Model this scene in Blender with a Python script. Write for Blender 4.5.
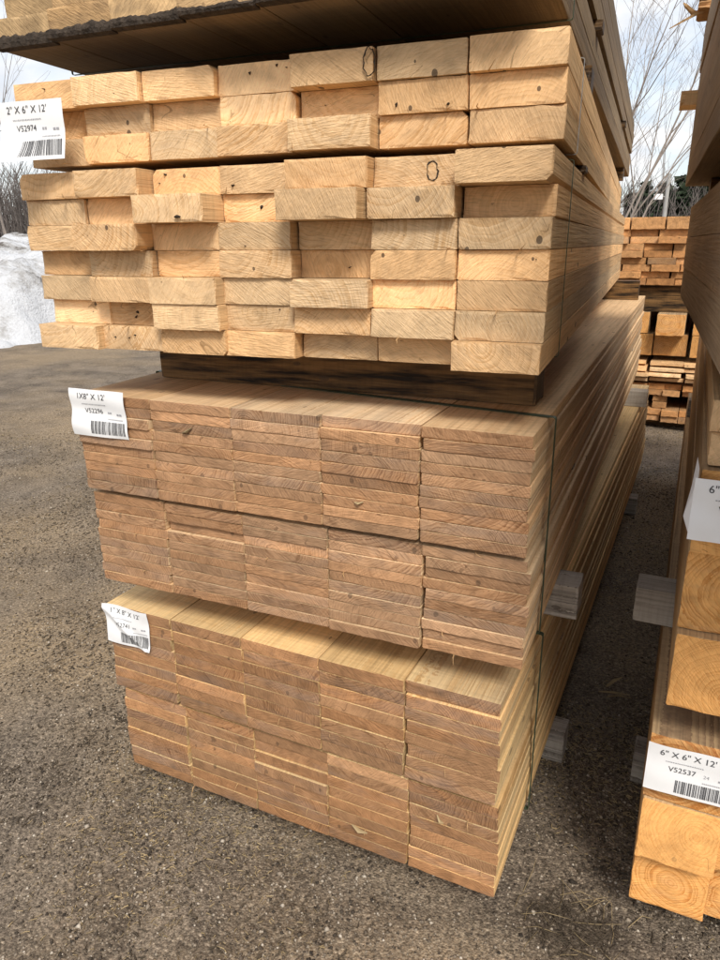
import bpy, math, random
import numpy as np
from mathutils import Matrix, Vector

for o in list(bpy.data.objects):
    bpy.data.objects.remove(o)
scene = bpy.context.scene
C = scene.collection
R = random.Random(7)

# ------------------------------------------------------------------ camera
cd = bpy.data.cameras.new("camera")
cam = bpy.data.objects.new("camera", cd)
C.objects.link(cam)
cd.sensor_fit = 'VERTICAL'
cd.sensor_height = 36.0
cd.lens = 36.0 * 713.14 / 960.0
cd.clip_start = 0.05
cd.clip_end = 900
CP = Vector((0.2638, -1.2049, 1.4567))
PAN, PIT, ROLL = -0.4445, 0.3198, -0.0062
fw = Vector((math.sin(PAN) * math.cos(PIT), math.cos(PAN) * math.cos(PIT), -math.sin(PIT)))
rt = Vector((math.cos(PAN), -math.sin(PAN), 0))
up = rt.cross(fw)
r2 = rt * math.cos(ROLL) + up * math.sin(ROLL)
u2 = -rt * math.sin(ROLL) + up * math.cos(ROLL)
m = Matrix((r2, u2, -fw)).transposed().to_4x4()
m.translation = CP
cam.matrix_world = m
scene.camera = cam

# ------------------------------------------------------------------ world, sun, exposure
SUN_TO = Vector((0.40, -0.62, 0.78)).normalized()
SUN_EL = math.asin(SUN_TO.z)
SUN_ROT = math.atan2(SUN_TO.x, SUN_TO.y)
world = bpy.data.worlds.new("World")
scene.world = world
world.use_nodes = True
wn = world.node_tree
wn.nodes.clear()
def N(nt, typ, **kw):
    n = nt.nodes.new(typ)
    for k, v in kw.items():
        setattr(n, k, v)
    return n
def link(nt, a, b):
    nt.links.new(a, b)
out = N(wn, 'ShaderNodeOutputWorld')
bg = N(wn, 'ShaderNodeBackground')
bg.inputs['Strength'].default_value = 0.12
sky = N(wn, 'ShaderNodeTexSky', sky_type='NISHITA', sun_disc=False)
sky.sun_elevation = SUN_EL
sky.sun_rotation = SUN_ROT
sky.air_density = 1.0
sky.dust_density = 1.5
tc = N(wn, 'ShaderNodeTexCoord')
sep = N(wn, 'ShaderNodeSeparateXYZ')
link(wn, tc.outputs['Generated'], sep.inputs[0])
mz = N(wn, 'ShaderNodeMath', operation='ADD'); mz.inputs[1].default_value = 0.28
link(wn, sep.outputs[2], mz.inputs[0])
mzz = N(wn, 'ShaderNodeMath', operation='MAXIMUM'); mzz.inputs[1].default_value = 0.1
link(wn, mz.outputs[0], mzz.inputs[0])
dv = N(wn, 'ShaderNodeVectorMath', operation='DIVIDE')
cmb = N(wn, 'ShaderNodeCombineXYZ')
for i in range(3):
    link(wn, mzz.outputs[0], cmb.inputs[i])
link(wn, tc.outputs['Generated'], dv.inputs[0]); link(wn, cmb.outputs[0], dv.inputs[1])
cn = N(wn, 'ShaderNodeTexNoise')
cn.inputs['Scale'].default_value = 2.6; cn.inputs['Detail'].default_value = 7; cn.inputs['Roughness'].default_value = 0.55
cn.inputs['Distortion'].default_value = 0.4
link(wn, dv.outputs[0], cn.inputs['Vector'])
cr = N(wn, 'ShaderNodeValToRGB')
cr.color_ramp.elements[0].position = 0.36; cr.color_ramp.elements[0].color = (0.4, 0.4, 0.4, 1)
cr.color_ramp.elements[1].position = 0.60; cr.color_ramp.elements[1].color = (1, 1, 1, 1)
link(wn, cn.outputs['Fac'], cr.inputs[0])
cn2 = N(wn, 'ShaderNodeTexNoise')
cn2.inputs['Scale'].default_value = 4.0; cn2.inputs['Detail'].default_value = 5
link(wn, dv.outputs[0], cn2.inputs['Vector'])
cc = N(wn, 'ShaderNodeValToRGB')
cc.color_ramp.elements[0].position = 0.3; cc.color_ramp.elements[0].color = (4.8, 4.95, 5.3, 1)
cc.color_ramp.elements[1].position = 0.7; cc.color_ramp.elements[1].color = (7.0, 6.9, 6.75, 1)
link(wn, cn2.outputs['Fac'], cc.inputs[0])
mx = N(wn, 'ShaderNodeMix', data_type='RGBA')
link(wn, cr.outputs[0], mx.inputs[0]); link(wn, sky.outputs[0], mx.inputs[6]); link(wn, cc.outputs[0], mx.inputs[7])
link(wn, mx.outputs[2], bg.inputs['Color'])
link(wn, bg.outputs[0], out.inputs['Surface'])

sd = bpy.data.lights.new("sun", 'SUN')
sd.energy = 2.4
sd.angle = math.radians(16)
sd.color = (1.0, 0.95, 0.87)
sun = bpy.data.objects.new("sun", sd)
C.objects.link(sun)
sun.rotation_euler = SUN_TO.to_track_quat('Z', 'Y').to_euler()
vs = scene.view_settings
vs.view_transform = 'Standard'; vs.look = 'None'; vs.gamma = 1.0; vs.use_curve_mapping = False
vs.exposure = 0.55
scene.render.engine = 'CYCLES'

# ------------------------------------------------------------------ helpers
def ray(x, y):
    """direction of a photo pixel, used once to place far things at a chosen real distance"""
    return (fw * 713.14 + r2 * (x - 360) - u2 * (y - 480)).normalized()
def far_point(x, y, dist, z=None):
    d = ray(x, y); h = math.hypot(d.x, d.y)
    q = CP + d * (dist / h)
    if z is not None:
        q.z = z
    return q
def mesh_np(name, V, F=None, mats=(), smooth=False):
    me = bpy.data.meshes.new(name)
    me.from_pydata([tuple(v) for v in V], [], F)
    me.update()
    for mm in mats:
        me.materials.append(mm)
    if smooth:
        me.polygons.foreach_set('use_smooth', [True] * len(me.polygons))
    return me
def mesh_tris(name, V, T, mat):
    V = np.asarray(V, dtype=np.float32); T = np.asarray(T, dtype=np.int32)
    me = bpy.data.meshes.new(name)
    me.vertices.add(len(V)); me.vertices.foreach_set('co', V.ravel())
    me.loops.add(len(T) * 3); me.loops.foreach_set('vertex_index', T.ravel())
    me.polygons.add(len(T))
    me.polygons.foreach_set('loop_start', np.arange(0, len(T) * 3, 3, dtype=np.int32))
    me.materials.append(mat)
    me.update(calc_edges=True); me.validate()
    return me
def obj(name, me, parent=None, loc=(0, 0, 0), rot=(0, 0, 0), **props):
    o = bpy.data.objects.new(name, me)
    C.objects.link(o)
    o.parent = parent
    o.location = loc; o.rotation_euler = rot
    for k, v in props.items():
        o[k] = v
    return o
def thing(name, loc, rz, label, category, group=None):
    o = obj(name, None, None, loc, (0, 0, rz), label=label, category=category)
    o.empty_display_size = 0.1
    if group:
        o['group'] = group
    return o

# ------------------------------------------------------------------ materials
def ramp(nt, fac, stops):
    r = N(nt, 'ShaderNodeValToRGB')
    el = r.color_ramp.elements
    while len(el) < len(stops):
        el.new(0.5)
    for e, (p, c) in zip(el, stops):
        e.position = p
        e.color = (c, c, c, 1) if not isinstance(c, tuple) else (*c, 1)
    link(nt, fac, r.inputs[0])
    return r.outputs[0]
def math_(nt, op, a, b=None, clamp=False):
    n = N(nt, 'ShaderNodeMath', operation=op); n.use_clamp = clamp
    for i, v in enumerate((a, b)):
        if v is None:
            continue
        if isinstance(v, (int, float)):
            n.inputs[i].default_value = v
        else:
            link(nt, v, n.inputs[i])
    return n.outputs[0]
def vmul(nt, v, s):
    n = N(nt, 'ShaderNodeVectorMath', operation='MULTIPLY')
    link(nt, v, n.inputs[0])
    if isinstance(s, tuple):
        n.inputs[1].default_value = s
    else:
        link(nt, s, n.inputs[1])
    return n.outputs[0]
def vadd(nt, a, b):
    n = N(nt, 'ShaderNodeVectorMath', operation='ADD')
    link(nt, a, n.inputs[0])
    if isinstance(b, tuple):
        n.inputs[1].default_value = b
    else:
        link(nt, b, n.inputs[1])
    return n.outputs[0]
def noise(nt, vec, scale, detail=3, rough=0.5, dist=0.0, color=False):
    n = N(nt, 'ShaderNodeTexNoise')
    n.inputs['Scale'].default_value = scale; n.inputs['Detail'].default_value = detail
    n.inputs['Roughness'].default_value = rough; n.inputs['Distortion'].default_value = dist
    link(nt, vec, n.inputs['Vector'])
    return n.outputs['Color' if color else 'Fac']
def mixc(nt, fac, a, b, mode='MIX'):
    n = N(nt, 'ShaderNodeMix', data_type='RGBA', blend_type=mode)
    for i, v in ((0, fac), (6, a), (7, b)):
        if isinstance(v, (int, float)):
            n.inputs[i].default_value = v
        elif isinstance(v, tuple):
            n.inputs[i].default_value = (*v, 1)
        else:
            link(nt, v, n.inputs[i])
    return n.outputs[2]
def new_mat(name):
    mt = bpy.data.materials.new(name)
    mt.use_nodes = True
    nt = mt.node_tree
    bs = nt.nodes['Principled BSDF']
    bs.inputs['Specular IOR Level'].default_value = 0.2
    return mt, nt, bs

def wood(name, end_l, end_d, side_l, side_d, spread=(0.16, 0.30), freq=(150, 170), ring=0.6,
         grey=0.25, grey_col=(0.26, 0.23, 0.20), spots=0.5, val=0.3, bump=0.85, side_dirt=0.25, rough=0.8, tex=1.0, dirt_col=(0.16, 0.115, 0.08), dirt_scale=(7.0, 1.2, 7.0)):
    """sawn timber: a solid ring texture round a pith that lies elsewhere for each board"""
    mt, nt, bs = new_mat(name)
    tcn = N(nt, 'ShaderNodeTexCoord'); P = tcn.outputs['Object']
    oi = N(nt, 'ShaderNodeObjectInfo')
    wnz = N(nt, 'ShaderNodeTexWhiteNoise', noise_dimensions='1D')
    link(nt, math_(nt, 'MULTIPLY', oi.outputs['Random'], 371.3), wnz.inputs['W'])
    rv = wnz.outputs['Color']
    rs = N(nt, 'ShaderNodeSeparateXYZ'); link(nt, rv, rs.inputs[0])
    rc = vmul(nt, vadd(nt, rv, (-0.5, -0.5, -0.5)), (spread[0], 0.0, spread[1]))
    off = vmul(nt, rv, (31.0, 17.0, 23.0))
    Q = vmul(nt, P, (1.0, 0.045, 1.0))
    wob = noise(nt, vadd(nt, Q, off), 7.0, 3, 0.5, color=True)
    wobv = vmul(nt, vadd(nt, wob, (-0.5, -0.5, -0.5)), (0.05, 0.0, 0.05))
    D = vadd(nt, vadd(nt, Q, rc), wobv)
    D = vmul(nt, D, (1.0, 0.0, 1.0))
    ln = N(nt, 'ShaderNodeVectorMath', operation='LENGTH'); link(nt, D, ln.inputs[0])
    fr = math_(nt, 'ADD', math_(nt, 'MULTIPLY', rs.outputs[2], float(freq[1])), float(freq[0]))
    ph = math_(nt, 'MULTIPLY', ln.outputs['Value'], fr)
    fine = noise(nt, vadd(nt, P, off), 120.0, 2)
    ph = math_(nt, 'ADD', ph, math_(nt, 'MULTIPLY', fine, 0.5))
    # ring spacing and strength wander from year to year
    cr_ = N(nt, 'ShaderNodeCombineXYZ'); link(nt, ln.outputs['Value'], cr_.inputs[0]); link(nt, rs.outputs[0], cr_.inputs[1])
    yr = noise(nt, vadd(nt, vmul(nt, cr_.outputs[0], (1.0, 9.0, 1.0)), off), 42.0, 2, 0.6)
    ph = math_(nt, 'ADD', ph, math_(nt, 'MULTIPLY', yr, 5.0))
    rg = math_(nt, 'POWER', math_(nt, 'FRACT', ph), 2.2)
    rg = math_(nt, 'MULTIPLY', rg, ramp(nt, noise(nt, vadd(nt, P, off), 22.0, 3, 0.6), [(0.3, 0.3), (0.62, 1.0)]))
    rgs = math_(nt, 'MULTIPLY', rg, math_(nt, 'ADD', math_(nt, 'MULTIPLY', rs.outputs[0], ring), ring * 0.35))
    # is it an end face?
    geo = N(nt, 'ShaderNodeNewGeometry')
    vt = N(nt, 'ShaderNodeVectorTransform', vector_type='NORMAL', convert_from='WORLD', convert_to='OBJECT')
    link(nt, geo.outputs['True Normal'], vt.inputs[0])
    ns = N(nt, 'ShaderNodeSeparateXYZ'); link(nt, vt.outputs[0], ns.inputs[0])
    endm = math_(nt, 'GREATER_THAN', math_(nt, 'ABSOLUTE', ns.outputs[1]), 0.25)
    # saw marks across the end, at an angle of the board's own
    vr = N(nt, 'ShaderNodeVectorRotate', rotation_type='Y_AXIS')
    link(nt, P, vr.inputs['Vector'])
    link(nt, math_(nt, 'MULTIPLY_ADD' if False else 'MULTIPLY', math_(nt, 'SUBTRACT', rs.outputs[1], 0.5), 2.4), vr.inputs['Angle'])
    saw = noise(nt, vadd(nt, vmul(nt, vr.outputs[0], (40.0, 1.0, 330.0)), off), 1.0, 3, 0.65)
    patch = noise(nt, vadd(nt, P, off), 16.0, 4, 0.6, 0.6)
    patch2 = noise(nt, vadd(nt, vmul(nt, P, (1, .2, 1)), off), 38.0, 3, 0.6)
    fib = noise(nt, vadd(nt, vmul(nt, P, (170.0, 3.5, 170.0)), off), 1.0, 4, 0.6)
    cross = noise(nt, vadd(nt, vmul(nt, P, (8.0, 130.0, 8.0)), off), 1.0, 2, 0.5)
    ce = mixc(nt, rgs, end_l, end_d)
    ce = mixc(nt, 1.0, ce, ramp(nt, saw, [(0.32, 1 - 0.24 * tex), (0.5, 1.0), (0.68, 1 + 0.12 * tex)]), 'MULTIPLY')
    ce = mixc(nt, 1.0, ce, ramp(nt, patch, [(0.3, 1 - 0.3 * tex), (0.5, 1.0), (0.72, 1 + 0.2 * tex)]), 'MULTIPLY')
    ce = mixc(nt, 1.0, ce, ramp(nt, patch2, [(0.3, 1 - 0.16 * tex), (0.6, 1 + 0.07 * tex)]), 'MULTIPLY')
    chk = math_(nt, 'ABSOLUTE', math_(nt, 'SUBTRACT', noise(nt, vadd(nt, vmul(nt, vr.outputs[0], (1.0, 0.0, 3.5)), off), 6.0, 1, 0.4), 0.5))
    chk = math_(nt, 'MULTIPLY', math_(nt, 'LESS_THAN', chk, 0.0035), math_(nt, 'GREATER_THAN', patch, 0.56))
    ce = mixc(nt, math_(nt, 'MULTIPLY', chk, 0.5), ce, tuple(q * 0.35 for q in end_d))
    csd = mixc(nt, rgs, side_l, side_d)
    csd = mixc(nt, 1.0, csd, ramp(nt, fib, [(0.25, 0.72), (0.5, 1.0), (0.75, 1.15)]), 'MULTIPLY')
    csd = mixc(nt, 1.0, csd, ramp(nt, cross, [(0.3, 0.89), (0.5, 1.0), (0.7, 1.05)]), 'MULTIPLY')
    dirt = noise(nt, vadd(nt, vmul(nt, P, dirt_scale), off), 1.0, 4, 0.6)
    csd = mixc(nt, ramp(nt, dirt, [(0.45 if side_dirt < 0.9 else 0.40, 0.0), (0.75 if side_dirt < 0.9 else 0.64, side_dirt)]), csd, dirt_col)
    col = mixc(nt, endm, csd, ce)
    # grey weathering, more on some boards
    gw = math_(nt, 'ADD', noise(nt, vadd(nt, vmul(nt, P, (9.0, 1.5, 30.0)), off), 1.0, 3, 0.6),
               math_(nt, 'MULTIPLY', math_(nt, 'SUBTRACT', rs.outputs[0], 0.5), 0.3))
    col = mixc(nt, math_(nt, 'MULTIPLY', ramp(nt, gw, [(0.5, 0.0), (0.72, 1.0)]), grey), col, grey_col)
    # bark flecks and dark specks
    vo = N(nt, 'ShaderNodeTexVoronoi'); vo.inputs['Scale'].default_value = 26.0
    link(nt, vadd(nt, vmul(nt, P, (1.3, 0.5, 1.0)), off), vo.inputs['Vector'])
    sp = math_(nt, 'LESS_THAN', vo.outputs['Distance'], 0.17)
    vs_ = N(nt, 'ShaderNodeSeparateXYZ'); link(nt, vo.outputs['Color'], vs_.inputs[0])
    sp = math_(nt, 'MULTIPLY', sp, math_(nt, 'GREATER_THAN', vs_.outputs[0], 0.86))
    col = mixc(nt, math_(nt, 'MULTIPLY', sp, spots), col, (0.06, 0.04, 0.028))
    # value shift and tint of this board
    v = math_(nt, 'ADD', math_(nt, 'MULTIPLY', math_(nt, 'SUBTRACT', rs.outputs[1], 0.5), val), 1.0)
    col = mixc(nt, 1.0, col, v, 'MULTIPLY')
    col = mixc(nt, 1.0, col, oi.outputs['Color'], 'MULTIPLY')
    link(nt, col, bs.inputs['Base Color'])
    bs.inputs['Roughness'].default_value = rough
    h = mixc(nt, endm, fib, math_(nt, 'ADD', saw, math_(nt, 'MULTIPLY', patch2, 0.8)))
    bp = N(nt, 'ShaderNodeBump'); bp.inputs['Strength'].default_value = bump; bp.inputs['Distance'].default_value = 0.003
    link(nt, h, bp.inputs['Height']); link(nt, bp.outputs[0], bs.inputs['Normal'])
    return mt

M_PLANK = wood('weathered_plank', (0.44, 0.252, 0.135), (0.23, 0.11, 0.05), (0.74, 0.52, 0.30), (0.56, 0.34, 0.17),
               ring=1.05, freq=(110, 130), tex=0.8,
               grey=0.24, grey_col=(0.25, 0.2, 0.165), val=0.22, side_dirt=0.2)
M_PLANK2 = wood('sawn_plank', (0.40, 0.215, 0.105), (0.21, 0.098, 0.042), (0.76, 0.53, 0.26), (0.58, 0.345, 0.135),
               ring=1.05, freq=(110, 130), tex=0.8,
               grey=0.26, grey_col=(0.22, 0.185, 0.165), val=0.2, side_dirt=0.15)
M_STUD = wood('fresh_board', (0.74, 0.49, 0.265), (0.52, 0.285, 0.11), (0.70, 0.465, 0.24), (0.54, 0.325, 0.15), tex=0.6,
              spread=(0.18, 0.22), freq=(60, 100), ring=0.75, grey=0.10, spots=0.8, val=0.2, side_dirt=0.35)
M_BEAM = wood('orange_beam', (0.78, 0.41, 0.14), (0.54, 0.215, 0.05), (0.56, 0.375, 0.195), (0.30, 0.18, 0.09),
              spread=(0.10, 0.10), freq=(85, 45), tex=0.6, ring=1.5, grey=0.15, spots=0.3, val=0.15, side_dirt=0.5)
M_OLD = wood('weathered_beam', (0.42, 0.29, 0.17), (0.25, 0.15, 0.08), (0.40, 0.28, 0.17), (0.27, 0.175, 0.10),
             grey=0.35, grey_col=(0.25, 0.205, 0.16), val=0.2, side_dirt=0.5)
M_BARKY = wood('dark_barky_board', (0.55, 0.36, 0.18), (0.33, 0.19, 0.09), (0.26, 0.18, 0.10), (0.17, 0.11, 0.06),
               grey=0.3, grey_col=(0.10, 0.08, 0.06), val=0.25, side_dirt=0.7)
M_RED = wood('reddish_board', (0.52, 0.27, 0.11), (0.32, 0.14, 0.055), (0.42, 0.24, 0.11), (0.3, 0.16, 0.07),
             grey=0.15, val=0.4, side_dirt=0.3)
M_BUNK = wood('grey_bunk', (0.42, 0.375, 0.32), (0.17, 0.145, 0.12), (0.43, 0.385, 0.33), (0.14, 0.118, 0.096), ring=1.3, freq=(60, 60), side_dirt=0.6, dirt_col=(0.07, 0.055, 0.042),
              grey=0.4, grey_col=(0.2, 0.19, 0.18), val=0.2)
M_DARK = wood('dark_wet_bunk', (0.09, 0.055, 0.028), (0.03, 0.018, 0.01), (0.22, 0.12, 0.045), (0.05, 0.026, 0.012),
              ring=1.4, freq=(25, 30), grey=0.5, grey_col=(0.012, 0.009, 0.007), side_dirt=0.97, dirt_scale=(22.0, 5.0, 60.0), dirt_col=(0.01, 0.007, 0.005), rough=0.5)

def plain(name, col, rough=0.7, metal=0.0, bumpscale=None, var=0.0, vscale=20.0):
    mt, nt, bs = new_mat(name)
    tcn = N(nt, 'ShaderNodeTexCoord')
    nz = noise(nt, tcn.outputs['Object'], vscale, 4, 0.6)
    c = mixc(nt, ramp(nt, nz, [(0.3, 0.0), (0.7, 1.0)]), tuple(x * (1 - var) for x in col), tuple(min(1, x * (1 + var)) for x in col))
    link(nt, c, bs.inputs['Base Color'])
    bs.inputs['Roughness'].default_value = rough; bs.inputs['Metallic'].default_value = metal
    if bumpscale:
        bp = N(nt, 'ShaderNodeBump'); bp.inputs['Strength'].default_value = bumpscale; bp.inputs['Distance'].default_value = 0.01
        link(nt, nz, bp.inputs['Height']); link(nt, bp.outputs[0], bs.inputs['Normal'])
    return mt
M_PAPER = plain('white_paper', (0.80, 0.80, 0.80), 0.6, var=0.03, vscale=15)
M_INK = plain('black_ink', (0.075, 0.075, 0.08), 0.6, var=0.1)
M_INKG = plain('grey_ink', (0.36, 0.36, 0.38), 0.6, var=0.1)
M_STRAP = plain('dark_green_strap', (0.055, 0.075, 0.045), 0.45, var=0.3, vscale=60)
M_WIRE = plain('grey_steel_strap', (0.30, 0.30, 0.29), 0.4, metal=0.6, var=0.3, vscale=60)
M_BARK = plain('dark_bark', (0.055, 0.042, 0.032), 0.95, bumpscale=1.0, var=0.5, vscale=70)
M_SPLINT = plain('torn_wood', (0.52, 0.33, 0.16), 0.85, bumpscale=0.6, var=0.25, vscale=60)
M_TWIG = plain('grey_brown_branch', (0.26, 0.22, 0.19), 0.9, var=0.3, vscale=9)
M_WOODS = plain('far_bare_branches', (0.17, 0.145, 0.13), 0.95, var=0.3, vscale=0.4)
M_NEEDLE = plain('dark_needles', (0.035, 0.05, 0.028), 0.9, var=0.45, vscale=0.8)
M_POLE = plain('grey_pole_wood', (0.36, 0.35, 0.33), 0.8, var=0.15, vscale=2)
M_WHITE = plain('white_painted_metal', (0.75, 0.75, 0.75), 0.5, var=0.05)
M_STRAW = plain('dry_straw', (0.34, 0.255, 0.14), 0.85, var=0.55, vscale=4)
M_ROOT = plain('dark_dead_grass', (0.085, 0.065, 0.045), 0.9, var=0.4, vscale=9)

# ground
def mat_ground():
    mt, nt, bs = new_mat('packed_gravel_dirt')
    tcn = N(nt, 'ShaderNodeTexCoord'); P = tcn.outputs['Object']
    big = noise(nt, P, 0.55, 4, 0.6)
    mid = noise(nt, P, 3.2, 5, 0.65, 0.3)
    grit = noise(nt, P, 95.0, 4, 0.8)
    vo = N(nt, 'ShaderNodeTexVoronoi'); vo.inputs['Scale'].default_value = 190.0
    link(nt, P, vo.inputs['Vector'])
    vs_ = N(nt, 'ShaderNodeSeparateXYZ'); link(nt, vo.outputs['Color'], vs_.inputs[0])
    base = mixc(nt, ramp(nt, mid, [(0.35, 0.0), (0.65, 1.0)]), (0.075, 0.058, 0.044), (0.225, 0.18, 0.135))
    base = mixc(nt, ramp(nt, big, [(0.45, 0.0), (0.62, 0.75)]), base, (0.31, 0.225, 0.135))
    stone = mixc(nt, vs_.outputs[0], (0.06, 0.046, 0.035), (0.36, 0.29, 0.21))
    base = mixc(nt, math_(nt, 'MULTIPLY', ramp(nt, vs_.outputs[1], [(0.4, 0.0), (0.7, 0.7)]), 0.8), base, stone)
    base = mixc(nt, 1.0, base, ramp(nt, grit, [(0.34, 0.38), (0.5, 0.95), (0.66, 1.7)]), 'MULTIPLY')
    link(nt, base, bs.inputs['Base Color'])
    bs.inputs['Roughness'].default_value = 0.95
    h = math_(nt, 'ADD', math_(nt, 'MULTIPLY', vo.outputs['Distance'], -1.0), grit)
    bp = N(nt, 'ShaderNodeBump'); bp.inputs['Strength'].default_value = 0.8; bp.inputs['Distance'].default_value = 0.004
    link(nt, h, bp.inputs['Height']); link(nt, bp.outputs[0], bs.inputs['Normal'])
    return mt
M_GROUND = mat_ground()
def mat_peb():
    mt, nt, bs = new_mat('pebble')
    ge = N(nt, 'ShaderNodeNewGeometry')
    c = ramp(nt, ge.outputs['Random Per Island'], [(0.0, (0.03, 0.024, 0.019)), (0.45, (0.115, 0.09, 0.067)), (0.85, (0.28, 0.23, 0.175)), (1.0, (0.5, 0.44, 0.36))])
    link(nt, c, bs.inputs['Base Color']); bs.inputs['Roughness'].default_value = 0.85
    return mt
M_PEB = mat_peb()
def mat_snow():
    mt, nt, bs = new_mat('dirty_snow')
    tcn = N(nt, 'ShaderNodeTexCoord'); P = tcn.outputs['Object']
    a = noise(nt, P, 0.9, 6, 0.7, 0.5); b = noise(nt, P, 7.0, 5, 0.75)
    d = math_(nt, 'ADD', math_(nt, 'MULTIPLY', a, 0.7), math_(nt, 'MULTIPLY', b, 0.3))
    c = ramp(nt, d, [(0.40, (0.13, 0.115, 0.10)), (0.46, (0.40, 0.39, 0.38)), (0.55, (0.62, 0.63, 0.65))])
    link(nt, c, bs.inputs['Base Color']); bs.inputs['Roughness'].default_value = 0.7
    bp = N(nt, 'ShaderNodeBump'); bp.inputs['Strength'].default_value = 0.8; bp.inputs['Distance'].default_value = 0.12
    link(nt, b, bp.inputs['Height']); link(nt, bp.outputs[0], bs.inputs['Normal'])
    return mt
M_SNOW = mat_snow()

# ------------------------------------------------------------------ value noise in numpy for terrain
def vnoise(x, y, seed=0):
    xi = np.floor(x).astype(int); yi = np.floor(y).astype(int)
    xf = x - xi; yf = y - yi
    def h(a, b):
        n = (a * 374761393 + b * 668265263 + seed * 1274126177) & 0x7fffffff
        n = ((n ^ (n >> 13)) * 1274126177) & 0x7fffffff
        return ((n ^ (n >> 16)) & 0xffff) / 65535.0
    u = xf * xf * (3 - 2 * xf); v = yf * yf * (3 - 2 * yf)
    return (h(xi, yi) * (1 - u) + h(xi + 1, yi) * u) * (1 - v) + (h(xi, yi + 1) * (1 - u) + h(xi + 1, yi + 1) * u) * v
def fbm(x, y, seed=0, octs=4):
    s = 0; a = 0.5
    for k in range(octs):
        s = s + a * vnoise(x * 2 ** k, y * 2 ** k, seed + k); a *= 0.5
    return s
def ground_h(x, y):
    x = np.asarray(x, float); y = np.asarray(y, float)
    near = (fbm(x * 3.1 + 40, y * 3.1 + 70, 3) - 0.47) * 0.03 + (fbm(x * 14 + 9, y * 14 + 5, 5, 3) - 0.43) * 0.014
    return np.minimum(near, 0.006) - 0.006
def grid_axes():
    def axis(lo, hi, d):
        a = list(np.arange(lo, hi + 1e-6, d)); s = d
        q = hi
        while q < 240:
            s *= 1.35; q += s; a.append(q)
        s = d; q = lo
        while q > -240:
            s *= 1.35; q -= s; a.insert(0, q)
        return np.array(a)
    return axis(-3.2, 1.6, 0.035), axis(-1.3, 5.2, 0.035)
gx, gy = grid_axes()
GX, GY = np.meshgrid(gx, gy)
GZ = ground_h(GX, GY)
nx, ny = len(gx), len(gy)
V = np.stack([GX.ravel(), GY.ravel(), GZ.ravel()], 1)
I = (np.arange(ny - 1)[:, None] * nx + np.arange(nx - 1)[None, :]).ravel()
T = np.concatenate([np.stack([I, I + 1, I + nx + 1], 1), np.stack([I, I + nx + 1, I + nx], 1)])
g = obj('ground', mesh_tris('ground', V, T, M_GROUND), kind='structure')

# ------------------------------------------------------------------ boards
def board_mesh(name, w, t, L, mat, seed, chip=0.002, wane=0.0, segs=5, npw=6, npt=2, bow=0.001):
    """a sawn board along +y from its front end, centred in x and z"""
    rr = random.Random(seed)
    prof = []
    def edge(a, b, n):
        for i in range(n):
            f = (i + 0.5) / n
            prof.append((a[0] + (b[0] - a[0]) * f, a[1] + (b[1] - a[1]) * f))
    hw, ht = w / 2, t / 2
    rad = [min(t * 0.2, rr.uniform(0.0012, 0.003)) for _ in range(2)] + [min(t * 0.2, rr.uniform(0.0004, 0.001)) for _ in range(2)]
    if t > 0.035:
        rad = [rr.uniform(0.0005, 0.0016) for _ in range(4)]
    if wane > 0:
        rad[rr.randrange(4)] = wane
    cs = [(-hw, -ht), (hw, -ht), (hw, ht), (-hw, ht)]
    for i in range(4):
        a, b = cs[i], cs[(i + 1) % 4]
        ra, rb = rad[i], rad[(i + 1) % 4]
        d = (b[0] - a[0], b[1] - a[1]); l = math.hypot(*d); d = (d[0] / l, d[1] / l)
        a2 = (a[0] + d[0] * ra, a[1] + d[1] * ra); b2 = (b[0] - d[0] * rb, b[1] - d[1] * rb)
        prof.append(a2)
        edge(a2, b2, npw if i % 2 == 0 else npt)
        prof.append(b2)
    n = len(prof)
    ys = [0.0, 0.002 + chip] + [L * (k + 1) / segs for k in range(segs - 1)] + [L - 0.005, L]
    Vv = []
    for j, y in enumerate(ys):
        bx = rr.uniform(-bow, bow) if 1 < j < len(ys) - 1 else 0
        for (x, z) in prof:
            if j in (0, len(ys) - 1):
                s = 1 - 0.0006 / w * 2; q = rr.uniform(0, 1) ** 3 * chip
                jx, jz = rr.uniform(-1, 1) * chip * 0.4, (-0.0001 - (chip * 0.35 if rr.random() < 0.1 else 0) if z > 0 else (rr.uniform(0.0009, 0.0022) if t < 0.035 else rr.uniform(0, 0.0006)))
                Vv.append((x * s + jx, y + (q if j == 0 else -q), z + jz))
            else:
                Vv.append((x + bx + rr.uniform(-1, 1) * 0.0005, y, z))
    F = []
    for j in range(len(ys) - 1):
        for i in range(n):
            a = j * n + i; b = j * n + (i + 1) % n
            F.append((a, b, b + n, a + n))
    k = (len(ys) - 1) * n
    ins = min(0.005, t * 0.16); tx, tz = rr.gauss(0, 0.003), rr.gauss(0, 0.006)
    for (y, st, fl) in ((0.0, 0, False), (L, k, True)):
        b = len(Vv)
        for (x, z) in prof:
            xx, zz = x * (1 - 2 * ins / w), z * (1 - 2 * ins / t)
            Vv.append((xx, y + (xx * tx + zz * tz if not fl else 0), zz))
        for i in range(n):
            j = (i + 1) % n
            F.append((st + j, st + i, b + i, b + j) if not fl else (st + i, st + j, b + j, b + i))
        cap = tuple(range(b, b + n))
        F.append(cap if not fl else cap[::-1])
    return mesh_np(name, Vv, F, [mat])

def variants(name, w, t, L, mat, nvar, seed, **kw):
    return [board_mesh(name, w * R.uniform(0.992, 1.0), t, L * R.uniform(0.994, 1.0), mat, seed * 100 + i, **kw) for i in range(nvar)]

def tint(lo=0.9, hi=1.08, warm=0.05):
    v = R.uniform(lo, hi); q = R.uniform(-warm, warm)
    if warm > 0.05 and R.random() < 0.1:
        v *= 1.25
    return (v * (1 + q), v, v * (1 - 1.2 * q), 1)

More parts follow.
